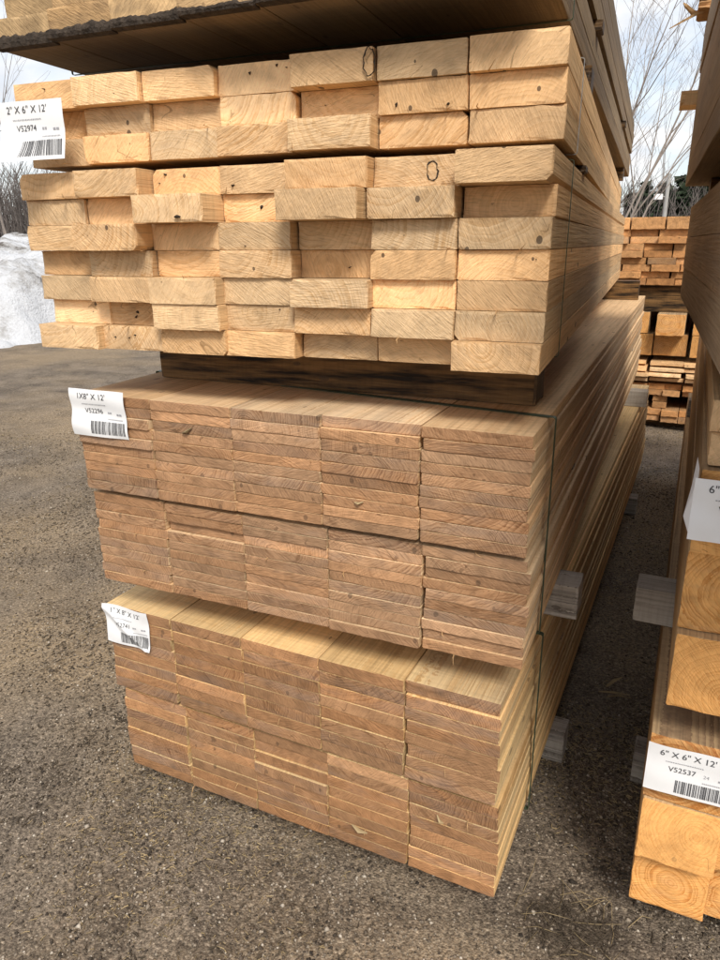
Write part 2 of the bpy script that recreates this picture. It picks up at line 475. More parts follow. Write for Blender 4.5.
def bundle(name, label, origin, yaw, W, ncol, rows, vars_, pname, prot=None, jx=0.0025, jy=0.006, group=None, tints=(0.9, 1.08, 0.05),
           side='left', shift=None, skip=None):
    """a strapped bundle: an Empty at its front lower corner with one part per board.
    rows: list of (z of underside, pitch); prot(row_from_bottom, col_from_left) -> metres towards the viewer"""
    e = thing(name, origin, yaw, label, 'lumber bundle', group)
    pw = W / ncol
    sgn = -1 if side == 'left' else 1
    for ri, (z, pitch) in enumerate(rows):
        for ci in range(ncol):
            if skip and (ri, ci) in skip:
                continue
            x = (-W + (ci + 0.5) * pw) if side == 'left' else (ci + 0.5) * pw
            x += R.gauss(0, jx) if jx else 0
            if shift:
                x += shift(ri, ci)
            y = R.gauss(0, jy) - (prot(ri, ci) if prot else 0)
            me = R.choice(vars_)
            o = obj(pname, me, e, (x, y, z + pitch / 2), (0, 0, R.gauss(0, 0.0004)))
            o.color = tint(*tints)
    return e

def strap_loop(parent, y, x0, x1, z0, z1, mat, w=0.014, th=0.0012, lean=0.0, skew=0.0):
    """a band round the bundle's cross-section, outside it"""
    pr = [(x0, z0), (x1, z0), (x1, z1), (x0, z1)]
    r = 0.004; pts = []
    for i, (sx, sz) in enumerate(((1, 1), (-1, 1), (-1, -1), (1, -1))):
        cx, cz = pr[i][0] + sx * r, pr[i][1] + sz * r
        a0 = [math.pi, 1.5 * math.pi, 0, 0.5 * math.pi][i]
        for k in range(4):
            a = a0 + k / 3 * math.pi / 2
            pts.append((cx + r * math.cos(a), cz + r * math.sin(a), math.cos(a), math.sin(a)))
    n = len(pts); Vv = []; F = []
    for (x, z, nx_, nz_) in pts:
        yy = y + lean * (z - z0) + skew * (x1 - x)
        for o_, dy in ((0, 0), (0, w), (th, w), (th, 0)):
            Vv.append((x + nx_ * o_, yy + dy, z + nz_ * o_))
    for i in range(n):
        j = (i + 1) % n
        for q in range(4):
            p_ = (q + 1) % 4
            F.append((i * 4 + q, j * 4 + q, j * 4 + p_, i * 4 + p_))
    return obj('strap', mesh_np('strap', Vv, F, [mat]), parent)

# ---- printed paper tags
def text_verts(s, size, bold=0.0):
    cu = bpy.data.curves.new('t', 'FONT'); cu.body = s; cu.size = size; cu.offset = bold * size; cu.resolution_u = 3
    to = bpy.data.objects.new('t', cu); C.objects.link(to)
    dg = bpy.context.evaluated_depsgraph_get(); dg.update()
    me = bpy.data.meshes.new_from_object(to.evaluated_get(dg))
    Vv = [tuple(v.co) for v in me.vertices]; F = [tuple(p.vertices) for p in me.polygons]
    bpy.data.objects.remove(to); bpy.data.curves.remove(cu); bpy.data.meshes.remove(me)
    return Vv, F
def tag(parent, loc, bend, size_text, num_text, extra, seed, w=0.153, h=0.104, rot=0.0, yawt=0.0, bold=0.003):
    """paper tag; bend(u,v) -> (dx, out, dz) added to the flat sheet"""
    rr = random.Random(seed)
    wr = (rr.uniform(35, 60), rr.uniform(45, 75), rr.uniform(0.0012, 0.002))
    def mp(u, v, lift=0.0):
        dx, o_, dz = bend(u / w, v / h)
        o_ += wr[2] * (math.sin(wr[0] * u + 31 * v) * math.sin(wr[1] * v - 23 * u) + 1.0)
        x, z = u + dx, v + dz
        c, s = math.cos(rot), math.sin(rot)
        return (x * c - z * s, -(o_ + lift), x * s + z * c)
    nu, nv = 40, 30
    Vv = []; F = []
    for side in (0, 1):
        for j in range(nv + 1):
            for i in range(nu + 1):
                Vv.append(mp(w * i / nu, h * j / nv, 0.0003 * side))
    k = (nu + 1) * (nv + 1)
    for j in range(nv):
        for i in range(nu):
            a = j * (nu + 1) + i
            F.append((a, a + nu + 1, a + nu + 2, a + 1)); F.append((k + a, k + a + 1, k + a + nu + 2, k + a + nu + 1))
    t = obj('paper_tag', mesh_np('paper_tag', Vv, F, [M_PAPER], True), parent, loc, (0, 0, yawt))
    PV = []; PF = []; MI = []
    def put(verts, faces, ox, oy, mi):
        b = len(PV)
        for v in verts:
            PV.append(mp(v[0] + ox, v[1] + oy, 0.0012))
        for f in faces:
            PF.append(tuple(b + i for i in f)); MI.append(mi)
    def rect(x0, y0, x1, y1, mi=0, n=3):
        vs = []; fs = []
        for i in range(n + 1):
            vs += [(x0, y0 + (y1 - y0) * i / n), (x1, y0 + (y1 - y0) * i / n)]
            if i:
                fs.append((2 * i - 2, 2 * i - 1, 2 * i + 1, 2 * i))
        put(vs, fs, 0, 0, mi)
    put(*text_verts(size_text, h * 0.17, bold), w * 0.14, h * 0.80, 0)
    put(*text_verts(num_text, h * 0.145, bold), w * 0.26, h * 0.50, 0)
    if extra:
        put(*text_verts(extra, h * 0.10, 0), w * 0.66, h * 0.50, 1)
    else:
        rect(w * 0.66, h * 0.51, w * 0.69, h * 0.55, 1, 1); rect(w * 0.70, h * 0.51, w * 0.73, h * 0.55, 1, 1)
    rect(w * 0.83, h * 0.49, w * 0.87, h * 0.53, 1, 1); rect(w * 0.88, h * 0.49, w * 0.92, h * 0.53, 1, 1)
    x = w * 0.22
    for _ in range(20):
        l = rr.uniform(0.008, 0.02) * w; rect(x, h * 0.68, x + l, h * 0.70, 1, 1); x += l + w * 0.008
    x = w * 0.36
    while x < w * 0.95:
        bw = rr.choice((0.006, 0.006, 0.011, 0.016)) * w
        rect(x, h * 0.07, x + bw, h * 0.34, 0); x += bw + rr.choice((0.006, 0.006, 0.01, 0.014)) * w
    x = w * 0.66
    while x < w * 0.94:
        rect(x, h * 0.385, x + w * 0.012, h * 0.41, 1, 1); x += w * 0.02
    me = mesh_np('print', PV, PF, [M_INK, M_INKG])
    me.polygons.foreach_set('material_index', MI)
    obj('print', me, t)
    return t

# ---- small torn splinters on board ends
def splinter(parent, name, pts, rad, mat=M_SPLINT, sides=4, seed=0):
    rr = random.Random(seed); Vv = []; F = []
    for i, pnt in enumerate(pts):
        p0 = Vector(pts[max(i - 1, 0)]); p1 = Vector(pts[min(i + 1, len(pts) - 1)])
        d = (p1 - p0).normalized()
        a = d.cross(Vector((0.13, 0.2, 1))).normalized(); b = d.cross(a)
        rd = rad[i]
        for k in range(sides):
            an = 2 * math.pi * k / sides + 0.4
            q = Vector(pnt) + (a * math.cos(an) + b * math.sin(an) * 0.55) * rd * rr.uniform(0.75, 1.2)
            Vv.append(tuple(q))
    for i in range(len(pts) - 1):
        for k in range(sides):
            F.append((i * sides + k, i * sides + (k + 1) % sides, (i + 1) * sides + (k + 1) % sides, (i + 1) * sides + k))
    F.append(tuple(range(sides))[::-1]); F.append(tuple(range((len(pts) - 1) * sides, len(pts) * sides)))
    return obj(name, mesh_np(name, Vv, F, [mat]), parent)

LEN = 3.66
def outer(c):
    """outer columns stand out unevenly; now and then an inner gap opens"""
    if c == 4:
        return min(0.007, abs(R.gauss(0, 0.0035)))
    if c == 0:
        return -min(0.007, abs(R.gauss(0, 0.0035)))
    return 0.0
# ------------------------------------------------------------------ main stack, from the ground up
# B1: 5 columns x (8 + 8) planks
v1 = variants('plank', 0.2030, 0.0302, LEN, M_PLANK2, 12, 11, chip=0.0015)
rows1 = [(0.0304 * k, 0.0304) for k in range(8)] + [(0.2568 + 0.0304 * k, 0.0304) for k in range(8)]
B1 = bundle('plank_bundle', 'lowest plank bundle of the left stack, brown ends, yellow top, just above the gravel',
            (0, 0, 0.09), 0.0, 1.02, 5, rows1, v1, 'plank', prot=lambda r, c: (0.012 if r > 7 else 0) + (R.gauss(0, 0.004) if R.random() < 0.12 else 0), jx=0.0007, jy=0.0007,
            tints=(0.80, 1.10, 0.055), shift=lambda r, c: (-0.003 if r == 15 else (0.008 if r < 8 else 0)) + outer(c) + R.gauss(0, 0.0008))
strap_loop(B1, 0.29, -1.036, 0.0175, -0.0012, 0.5025, M_STRAP)
for yy in (0.75, 2.95):
    obj('spacer_lath', board_mesh('spacer_lath', 0.04, 0.0132, 1.0, M_BUNK, 5), B1, (0.0, yy, 0.2500), (0, 0, math.pi / 2))
# B2: 5 x (10 + 10)
v2 = variants('plank', 0.2030, 0.0225, LEN, M_PLANK, 14, 12, chip=0.0013, npt=1)
rows2 = [(0.0227 * k, 0.0227) for k in range(10)] + [(0.2378 + 0.0227 * k, 0.0227) for k in range(10)]
B2 = bundle('plank_bundle', 'middle plank bundle of the left stack, greyed brown ends, directly below the black timber',
            (0.0267, -0.0044, 0.6775), 0.0315, 1.02, 5, rows2, v2, 'plank', prot=lambda r, c: (0.010 if r > 9 else 0) + (R.gauss(0, 0.004) if R.random() < 0.12 else 0), jx=0.0007, jy=0.0008,
            tints=(0.80, 1.12, 0.055), shift=lambda r, c: (0.004 if r < 10 else -0.002) + outer(c) + R.gauss(0, 0.0008))
strap_loop(B2, 0.15, -1.034, 0.0115, -0.0012, 0.4665, M_STRAP, lean=-0.03, skew=0.14)
for yy in (0.62, 2.9):
    obj('spacer_lath', board_mesh('spacer_lath', 0.04, 0.0104, 1.0, M_BUNK, 6), B2, (0.0, yy, 0.2324), (0, 0, math.pi / 2))
# B3: 7 x 7 two-by-sixes with ragged ends
v3 = variants('board', 0.1515, 0.0490, LEN, M_STUD, 10, 13, chip=0.003)
v3 += variants('board', 0.1515, 0.0490, LEN, M_STUD, 4, 14, chip=0.003, wane=0.009)
prot3 = [  # from the bottom row up, from the left column
    [0.020, 0.000, 0.010, 0.005, -0.030, -0.035, 0.030],
    [-0.020, -0.02, 0.022, 0.000, 0.005, 0.010, 0.005],
    [-0.005, 0.020, 0.030, 0.000, 0.028, 0.000, 0.005],
    [-0.030, 0.010, -0.01, 0.005, -0.030, 0.010, 0.000],
    [0.000, 0.045, -0.01, 0.000, -0.020, 0.005, 0.005],
    [0.000, -0.01, 0.060, -0.02, 0.055, 0.030, -0.030],
    [0.005, 0.025, -0.02, -0.01, 0.025, -0.01, 0.050]]
sh3 = {0: 0.012, 1: 0.022, 2: 0.012, 3: 0.003}
rows3 = [(0.0496 * k, 0.0496) for k in range(7)]
B3 = bundle('board_bundle', 'seven rows of pale boards with ragged uneven ends, above the black timber',
            (0.0273, 0.0112, 1.2481), 0.0763, 1.0745, 7, rows3, v3, 'board', prot=lambda r, c: prot3[r][c], jx=0.0012, jy=0.003,
            tints=(0.86, 1.06, 0.07), shift=lambda r, c: sh3.get(r, 0) * max(0, 1 - c / 3.0))
strap_loop(B3, 0.2, -1.095, 0.0032, -0.0012, 0.3485, M_STRAP, w=0.005)
# B4: 7 x 3
v4 = variants('board', 0.1515, 0.0495, LEN, M_STUD, 8, 15, chip=0.003)
v4 += variants('board', 0.1515, 0.0495, LEN, M_STUD, 3, 16, chip=0.003, wane=0.008)
prot4 = [[-0.02, 0.0, 0.0, 0.012, 0.035, 0.0, 0.0], [-0.02, -0.015, -0.015, -0.01, -0.02, 0.010, 0.0], [0.01, 0.02, 0.005, -0.005, 0.02, 0.01, 0.02]]
rows4 = [(0.0502 * k, 0.0502) for k in range(3)]
B4 = bundle('board_bundle', 'three rows of pale boards just below the topmost dark underside, tag at left',
            (0.0295, 0.0363, 1.6097), 0.088, 1.0745, 7, rows4, v4, 'board', prot=lambda r, c: prot4[r][c], jx=0.0012, jy=0.003, tints=(0.87, 1.07, 0.07))
strap_loop(B4, 0.2, -1.085, 0.0032, -0.0012, 0.152, M_WIRE, w=0.004)
for yy in (0.45, 3.2):
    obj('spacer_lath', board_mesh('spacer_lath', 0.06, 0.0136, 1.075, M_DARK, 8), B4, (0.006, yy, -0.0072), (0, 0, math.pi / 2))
# B5: top bundle, dark undersides, overhanging
v5 = variants('board', 0.1505, 0.0495, LEN, M_BARKY, 8, 17, chip=0.004)
prot5 = [[-0.075, -0.055, -0.045, -0.03, -0.02, -0.01, 0.0],
         [-0.115, -0.075, -0.085, -0.04, -0.03, -0.02, 0.0],
         [-0.09, -0.07, -0.03, -0.04, -0.02, -0.02, 0.0],
         [-0.09, -0.07, -0.05, -0.04, -0.02, -0.02, 0.0],
         [-0.09, -0.07, -0.05, -0.04, -0.02, -0.02, 0.0]]
rows5 = [(0.0505 * k, 0.0505) for k in range(2)] + [(0.125 + 0.0505 * k, 0.0505) for k in range(3)]
B5 = bundle('board_bundle', 'topmost bundle of the left stack, seen from below with dark bark edges',
            (0.0085, -0.08, 1.82), 0.07, 1.06, 7, rows5, v5, 'board', prot=lambda r, c: prot5[r][c], jx=0.0012, jy=0.0015, tints=(0.9, 1.1, 0.04))
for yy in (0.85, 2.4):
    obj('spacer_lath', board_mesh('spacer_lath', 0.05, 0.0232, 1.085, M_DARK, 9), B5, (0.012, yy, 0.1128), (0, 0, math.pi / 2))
strap_loop(B5, 0.30, -1.075, 0.005, -0.0012, 0.279, M_STRAP, w=0.005)

def bark_strip(parent, x0, x1, y0, y1, z, h, seed):
    """rough bark left along the lower front edge of the overhanging boards"""
    rr = random.Random(seed); n = 34; Vv = []; F = []; lvl = 0.85
    for i in range(n + 1):
        f = i / n; x = x0 + (x1 - x0) * f; y = y0 + (y1 - y0) * f
        lvl += rr.gauss(0, 0.09); lvl += (0.85 - lvl) * 0.15; hh = h * lvl * rr.uniform(0.93, 1.07); d = rr.uniform(0.002, 0.0045)
        Vv += [(x, y + 0.006, z + hh), (x, y - d * 0.6, z + hh * 0.75), (x, y - d, z + hh * 0.3), (x, y - d * 0.3, z - 0.002), (x, y + 0.02, z - 0.003)]
    for i in range(n):
        for k in range(4):
            a = i * 5 + k
            F.append((a, a + 1, a + 6, a + 5))
        F.append((i * 5 + 4, i * 5, i * 5 + 5, i * 5 + 9))
    F.append((0, 4, 3, 2, 1)); k = n * 5; F.append((k, k + 1, k + 2, k + 3, k + 4))
    return obj('bark_strip', mesh_np('bark_strip', Vv, F, [M_BARK]), parent)
for c_ in range(5):
    xa = -1.06 + c_ * 1.06 / 7
    bark_strip(B5, xa + 0.004, xa + 1.06 / 7 - 0.003, -prot5[0][c_] - 0.005, -prot5[0][c_] - 0.005, 0.0, [0.021, 0.018, 0.017, 0.013, 0.012][c_], 40 + c_)

# ---- bunks (dunnage timbers) of the left stack
def bunk(loc, length, w, h, mat, label, seed, rz=0.0, group='bunks between the bundles', chip=0.004, name='bunk_timber'):
    o = obj(name, board_mesh(name, w, h, length, mat, seed, chip=chip, segs=6, npw=3, npt=3, bow=0.001), None,
            (loc[0], loc[1], loc[2] + h / 2), (0, 0, math.pi / 2 + rz), label=label, category='timber', group=group)
    return o
def seat(n):
    return 0.0
bunk((0.05, 0.66, -0.006), 1.17, 0.09, 0.095, M_BUNK, 'grey weathered square timber on the gravel under the lowest left bundle, nearest one', 301)
bunk((0.05, 2.9, -0.006), 1.15, 0.09, 0.095, M_BUNK, 'grey weathered square timber on the gravel under the lowest left bundle, far one', 302)
bunk((0.075, 0.44, 0.5915), 1.16, 0.09, 0.0855, M_BUNK, 'grey square timber stub sticking out between the two left plank bundles, nearest one', 303, 0.02)
bunk((0.03, 3.0, 0.5915), 1.16, 0.09, 0.0855, M_BUNK, 'grey square timber stub sticking out between the two left plank bundles, far one', 304, 0.02)
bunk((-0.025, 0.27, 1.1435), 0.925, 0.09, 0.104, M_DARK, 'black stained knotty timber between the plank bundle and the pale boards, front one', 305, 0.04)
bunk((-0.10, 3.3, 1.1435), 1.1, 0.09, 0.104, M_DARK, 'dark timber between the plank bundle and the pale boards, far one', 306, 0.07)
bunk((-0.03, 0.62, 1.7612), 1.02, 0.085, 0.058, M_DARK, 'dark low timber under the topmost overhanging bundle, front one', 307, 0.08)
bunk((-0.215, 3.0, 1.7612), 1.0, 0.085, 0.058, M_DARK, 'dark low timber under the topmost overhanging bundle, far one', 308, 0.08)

# ---- tags of the left stack (positions local to each bundle)
def bend_soft(u, v):
    return (0, 0.004 + 0.003 * math.sin(5 * u + 3 * v) * (1 - v) + 0.002 * math.sin(9 * v), 0)
tag(B2, (-1.03, -0.016, 0.372), bend_soft, '1X8" X 12\'', 'V52296', '', 1, w=0.154, h=0.106)
def bend_crease(u, v):
    d = abs((u + v) - 0.9)
    return (0, 0.005 + 0.006 * max(0, 1 - d * 5) + 0.003 * math.sin(7 * u - 4 * v), 0)
tag(B1, (-1.025, -0.014, 0.398), bend_crease, '1" X 8" X 12\'', 'V52741', '', 2, w=0.14, h=0.108, bold=0.0)
def bend_fold(u, v):
    k = max(0.0, 0.5 - v); lf = max(0.0, 1 - u * 1.3)
    return (0.10 * k * k * lf, 0.006 + 0.34 * k * k * lf + 0.02 * k * (1 - lf), -0.02 * k * lf)
tag(B4, (-1.080, -0.036, 0.006), bend_fold, '2" X 6" X 12\'', 'V52974', '', 3, w=0.156, h=0.106)

# ---- loose splinters and chips on the ends
for i in range(46):
    B, xr, zr, n_ = R.choice(((B3, 1.07, 0.347, 7), (B4, 1.07, 0.15, 3), (B1, 1.02, 0.5, 8), (B2, 1.02, 0.46, 10)))
    x = -R.uniform(0.02, xr - 0.02); z = (R.randrange(n_)) * zr / n_ + 0.002
    yb = -0.03 if B in (B3, B4) else -0.008
    L_ = R.uniform(0.008, 0.028); a = R.uniform(-1.2, 1.2)
    p0 = (x, yb + 0.03, z); p1 = (x + L_ * 0.4 * math.cos(a), yb, z - 0.002); p2 = (x + L_ * math.cos(a), yb - 0.01 - L_ * 0.4, z + L_ * 0.5 * math.sin(a))
    splinter(B, 'splinter', [p0, p1, p2], [0.0016, 0.0012, 0.0003], seed=i, sides=3)
for i, (B, x, z, l, a) in enumerate([(B2, -0.735, 0.40, 0.028, 0.5), (B1, -0.33, 0.075, 0.04, -0.2),
                                     (B1, -0.11, 0.17, 0.022, 2.2), (B2, -0.335, 0.30, 0.018, 0.2)]):
    dx, dz = math.cos(a) * l, math.sin(a) * l
    splinter(B, 'loose_chip', [(x, -0.012, z), (x + dx * 0.5, -0.017, z + dz * 0.5 - 0.002), (x + dx, -0.013, z + dz)], [0.003, 0.006, 0.002], M_STRAW, seed=i + 90, sides=5)

def ring_loop(parent, x, y, z, rx, rz, seed):
    """thin dark bark rim of a loose knot on a board end"""
    rr = random.Random(seed); Vv = []; F = []; n = 20
    for i in range(n):
        a = 6.2832 * i / n; ca, sa = math.cos(a), math.sin(a); k = rr.uniform(0.85, 1.15); wd = rr.uniform(0.0004, 0.0017)
        for (q, dy) in ((-wd, 0), (0, -0.0012), (wd, 0), (0, 0.003)):
            Vv.append((x + ca * (rx * k + q), y + dy, z + sa * (rz * k + q)))
    for i in range(n):
        j = (i + 1) % n
        for k in range(4):
            m_ = (k + 1) % 4
            F.append((i * 4 + k, i * 4 + m_, j * 4 + m_, j * 4 + k))
    return obj('knot_rim', mesh_np('knot_rim', Vv, F, [M_BARK]), parent)
pw3 = 1.0745 / 7
ring_loop(B4, -1.0745 + 4.95 * pw3, -0.02 - 0.0045, 0.126, 0.010, 0.021, 1)
ring_loop(B3, -1.0745 + 5.68 * pw3, 0.010 - 0.0045, 0.322, 0.009, 0.015, 2)
for i in range(40):
    B, pr, nr, pt_ = R.choice(((B3, prot3, 7, 0.0496), (B3, prot3, 7, 0.0496), (B4, prot4, 3, 0.0502)))
    r_ = R.randrange(nr); c_ = R.randrange(7)
    x = -1.0745 + (c_ + R.uniform(0.1, 0.9)) * pw3; z = pt_ * (r_ + R.uniform(0.15, 0.85)); y = -pr[r_][c_] - 0.001
    n = 7; a0 = R.uniform(0, 6); s1 = R.uniform(0.0015, 0.006) * (1.6 if i % 9 == 0 else 1); s2 = s1 * R.uniform(0.3, 0.8)
    Vv = [(x, y - 0.004, z)]
    for k in range(n):
        a = 6.2832 * k / n; u_, v_ = s1 * math.cos(a) * R.uniform(0.6, 1.3), s2 * math.sin(a) * R.uniform(0.6, 1.3)
        Vv.append((x + u_ * math.cos(a0) - v_ * math.sin(a0), y + 0.006, z + u_ * math.sin(a0) + v_ * math.cos(a0)))
    obj('bark_fleck', mesh_np('bark_fleck', Vv, [(0, 1 + (k + 1) % n, 1 + k) for k in range(n)] + [tuple(range(1, n + 1))], [M_BARK]), B)
# ------------------------------------------------------------------ right stack
v6 = variants('beam', 0.1480, 0.1500, LEN, M_BEAM, 8, 21, chip=0.003, npt=5)
prot6 = [[0.0, -0.01, 0.01, 0], [0.047, 0.03, 0.02, 0.03], [0.05, 0.05, 0.03, 0.02]]
RYAW = 0.012
R1 = bundle('beam_bundle', 'lowest thick square beams at the right edge, tag numbered V52537 on their top row',
            (0.272, 0.14, 0.09), RYAW, 0.60, 4, [(0.152 * k, 0.152) for k in range(3)], v6, 'beam', prot=lambda r, c: prot6[r][c],
            jx=0.002, jy=0.004, side='right', tints=(0.98, 1.1, 0.03))
def bend_flat(u, v):
    return (0, 0.003 + 0.002 * math.sin(6 * u), 0)
tag(R1, (-0.001, -0.062, 0.342), bend_flat, '6" X 6" X 12\'', 'V52537', '24', 4, w=0.154, h=0.108)
R2 = bundle('beam_bundle', 'upper thick square beams at the right edge, folded white tag on their third row',
            (0.287, 0.07, 0.64), RYAW, 0.60, 4, [(0.152 * k, 0.152) for k in range(3)], v6, 'beam',
            prot=lambda r, c: [0.015, 0.0, 0.0][r] + 0.01 * (c % 2), jx=0.002, jy=0.003, side='right', tints=(0.95, 1.08, 0.04))
def bend_wrap(u, v):
    k = max(0.0, 0.10 - u)
    return (0, 0.004 - 0.2 * k * k, 0)
tag(R2, (-0.004, -0.034, 0.342), bend_wrap, '6" X 6" X 12\'', 'V52', '', 5, w=0.154, h=0.108)
# flap of that tag folded round the corner
fl = [(0.0, -0.038, 0.449), (0.0, -0.038, 0.343), (-0.014, -0.012, 0.372), (-0.007, 0.012, 0.42), (-0.004, 0.02, 0.47), (0.0, -0.025, 0.462)]
obj('tag_flap', mesh_np('tag_flap', fl + [(x, y + 0.0006, z) for x, y, z in fl], [(0, 1, 2, 3), (0, 3, 4, 5), (9, 8, 7, 6), (11, 10, 9, 6)], [M_PAPER]), R2)
v7 = variants('board', 0.148, 0.0535, LEN, M_STUD, 6, 23, chip=0.003)
R2b = bundle('board_bundle', 'two rows of pale boards lying on the upper beam bundle at the right edge',
             (0.296, 0.085, 1.0985), RYAW, 0.60, 4, [(0.0545 * k, 0.0545) for k in range(2)], v7, 'board', prot=lambda r, c: -0.01 * r,
             jx=0.002, jy=0.004, side='right')
v8 = variants('beam', 0.148, 0.0925, 1.95, M_OLD, 6, 24, chip=0.003, npt=3)
# R3 lies askew: its far end is at y 1.5, its near end beside the camera, outside the picture
RY3 = 0.071
def back_from(far_x, far_y, yaw, L):
    return (far_x + math.sin(yaw) * L, far_y - math.cos(yaw) * L)
x3, y3 = back_from(0.174, 1.5, RY3, 1.95)
R3 = bundle('beam_bundle', 'weathered brown beams at the right edge, skewed above the pale boards, three rows',
            (x3, y3, 1.283), RY3, 0.60, 4, [(0.0935 * k, 0.0935) for k in range(3)], v8, 'beam', jx=0.001, jy=0.0, side='right', tints=(0.85, 1.1, 0.04))
x4, y4 = back_from(0.149, 1.5, RY3, 1.95)
v9 = variants('beam', 0.148, 0.1275, 1.95, M_OLD, 6, 25, chip=0.003, npt=3)
v9b = variants('board', 0.148, 0.063, 1.95, M_OLD, 5, 26, chip=0.003)
R4 = bundle('beam_bundle', 'highest weathered beams at the right edge, torn splintered boards on top',
            (x4, y4, 1.625), RY3, 0.60, 4, [(0.066 + 0.1295 * k, 0.1295) for k in range(3)], v9, 'beam', jx=0.001, jy=0.0, side='right', tints=(0.95, 1.25, 0.04))
for c_ in range(4):
    o = obj('board', R.choice(v9b), R4, (0.075 + c_ * 0.15, 0, 0.0325)); o.color = tint(0.9, 1.1)
for (yy, mm, ww) in ((0.35, 2.44, 0.5),):
    pass
# bunks of the right stack
bunk((0.86, 0.67, -0.006), 0.62, 0.09, 0.095, M_BUNK, 'grey timber on the ground under the lowest right beams, nearest one', 311)
bunk((0.86, 3.0, -0.006), 0.62, 0.09, 0.095, M_BUNK, 'grey timber on the ground under the lowest right beams, far one', 312)
bunk((0.86, 0.585, 0.5475), 0.665, 0.09, 0.0915, M_BUNK, 'grey square timber end sticking out between the two right beam bundles, nearest one', 313)
bunk((0.86, 3.05, 0.5475), 0.62, 0.09, 0.0915, M_BUNK, 'grey square timber end between the two right beam bundles, far one', 314)
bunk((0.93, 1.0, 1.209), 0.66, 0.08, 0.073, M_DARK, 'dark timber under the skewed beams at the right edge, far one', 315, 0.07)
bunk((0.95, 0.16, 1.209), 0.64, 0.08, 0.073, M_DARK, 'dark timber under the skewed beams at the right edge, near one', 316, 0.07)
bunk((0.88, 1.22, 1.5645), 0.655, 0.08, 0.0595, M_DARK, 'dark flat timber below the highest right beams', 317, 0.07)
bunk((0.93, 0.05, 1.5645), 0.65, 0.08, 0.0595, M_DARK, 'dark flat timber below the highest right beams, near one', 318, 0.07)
# torn boards lying crosswise on the far end of R4, with splinters (local to R4)
for k in range(6):
    me = board_mesh('torn_board', 0.14, 0.0215, 0.5, M_RED, 700 + k, chip=0.03, segs=2, npw=8, npt=2)
    o = obj('torn_board', me, R4, (-0.03 + R.uniform(-0.01, 0.01), 1.840, 0.468 + 0.0225 * k), (0, 0, -math.pi / 2)); o.color = tint(1.0, 1.2)
for i, (pts, rad) in enumerate([
        ([(0.0, 1.83, 0.462), (-0.04, 1.82, 0.462), (-0.062, 1.81, 0.478), (-0.07, 1.81, 0.486)], [0.008, 0.012, 0.009, 0.004]),
        ([(0.0, 1.81, 0.463), (-0.035, 1.80, 0.452), (-0.07, 1.79, 0.434), (-0.10, 1.78, 0.418)], [0.007, 0.008, 0.006, 0.003]),
        ([(0.0, 1.85, 0.50), (-0.04, 1.84, 0.503), (-0.055, 1.84, 0.508)], [0.007, 0.006, 0.002]),
        ([(0.0, 1.82, 0.56), (-0.045, 1.82, 0.555), (-0.065, 1.82, 0.558)], [0.008, 0.006, 0.002])]):
    splinter(R4, 'splinter', pts, rad, seed=200 + i)
me = board_mesh('spacer_stub', 0.10, 0.042, 0.16, M_STUD, 720, chip=0.012, segs=2)
obj('spacer_stub', me, R4, (-0.045, 2.010, 0.262), (0, 0, -math.pi / 2))

# ------------------------------------------------------------------ the stack beyond the passage
KX, KY = -0.62, 5.0
def kbundle(name, label, z, rows, ncol, W, w, t, mat, seed, jx, jy, tints=(0.85, 1.2, 0.07), x=KX, prot=None, y=KY):
    vv = variants('board', w, t, 2.4, mat, 6, seed, chip=0.006, segs=3)
    return bundle(name, label, (x, y, z), 0.0, W, ncol, rows, vv, 'board', jx=jx, jy=jy, side='right', tints=tints, prot=prot)
Wk = 1.05
kbundle('board_bundle', 'lowest boards of the far orange stack at the end of the passage, on the gravel', 0.06, [(0, 0.052), (0.052, 0.052)], 8, Wk, 0.128, 0.05, M_RED, 31, 0.004, 0.03, y=KY - 0.02)
for k, (x, w_) in enumerate(((-0.60, 0.34), (-0.045, 0.115), (0.25, 0.18))):
    e = bundle('board_block', ['block of short boards in the far orange stack, left of the dark gap', 'block of short boards between the two dark gaps of the far orange stack', 'block of short boards right of the dark gaps in the far orange stack'][k],
               (x, KY + 0.01, 0.166), 0, w_, 1, [(0, 0.052), (0.052, 0.052)], variants('board', w_ - 0.01, 0.05, 1.2, M_RED, 3, 320 + k, chip=0.006, segs=2), 'board', jx=0.004, jy=0.02, side='right')
kbundle('board_bundle', 'thin row of small boards over the dark gaps of the far orange stack', 0.274, [(0, 0.047), (0.047, 0.047)], 8, Wk, 0.128, 0.0455, M_RED, 33, 0.005, 0.03)
kbundle('plank_bundle', 'pale planks with visible tops under the beams of the far orange stack', 0.386, [(0, 0.045), (0.05, 0.03), (0.09, 0.03), (0.125, 0.045)], 4, Wk, 0.255, 0.028, M_STUD, 34, 0.012, 0.04,
        prot=lambda r, c: 0.10 - 0.03 * r)
kbundle('beam_bundle', 'thick square beams in the middle of the far orange stack', 0.59, [(0, 0.172)], 4, Wk, 0.245, 0.168, M_BEAM, 35, 0.006, 0.02, tints=(0.75, 1.0, 0.05))
kbundle('beam_bundle', 'single-row square beams sticking forward in the far orange stack', 0.764, [(0, 0.165)], 4, Wk + 0.03, 0.205, 0.162, M_BEAM, 36, 0.01, 0.01,
        prot=lambda r, c: [0, 0, 0.14, 0.0][c], x=KX - 0.03, tints=(0.9, 1.15, 0.05))
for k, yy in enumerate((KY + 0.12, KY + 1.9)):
    bunk((KX + Wk, yy, 0.931), Wk, 0.12, 0.2025, M_DARK, ['dark brown timber under the orange top bundle of the far stack, front one', 'dark brown timber under the orange top bundle of the far stack, back one'][k], 330 + k)
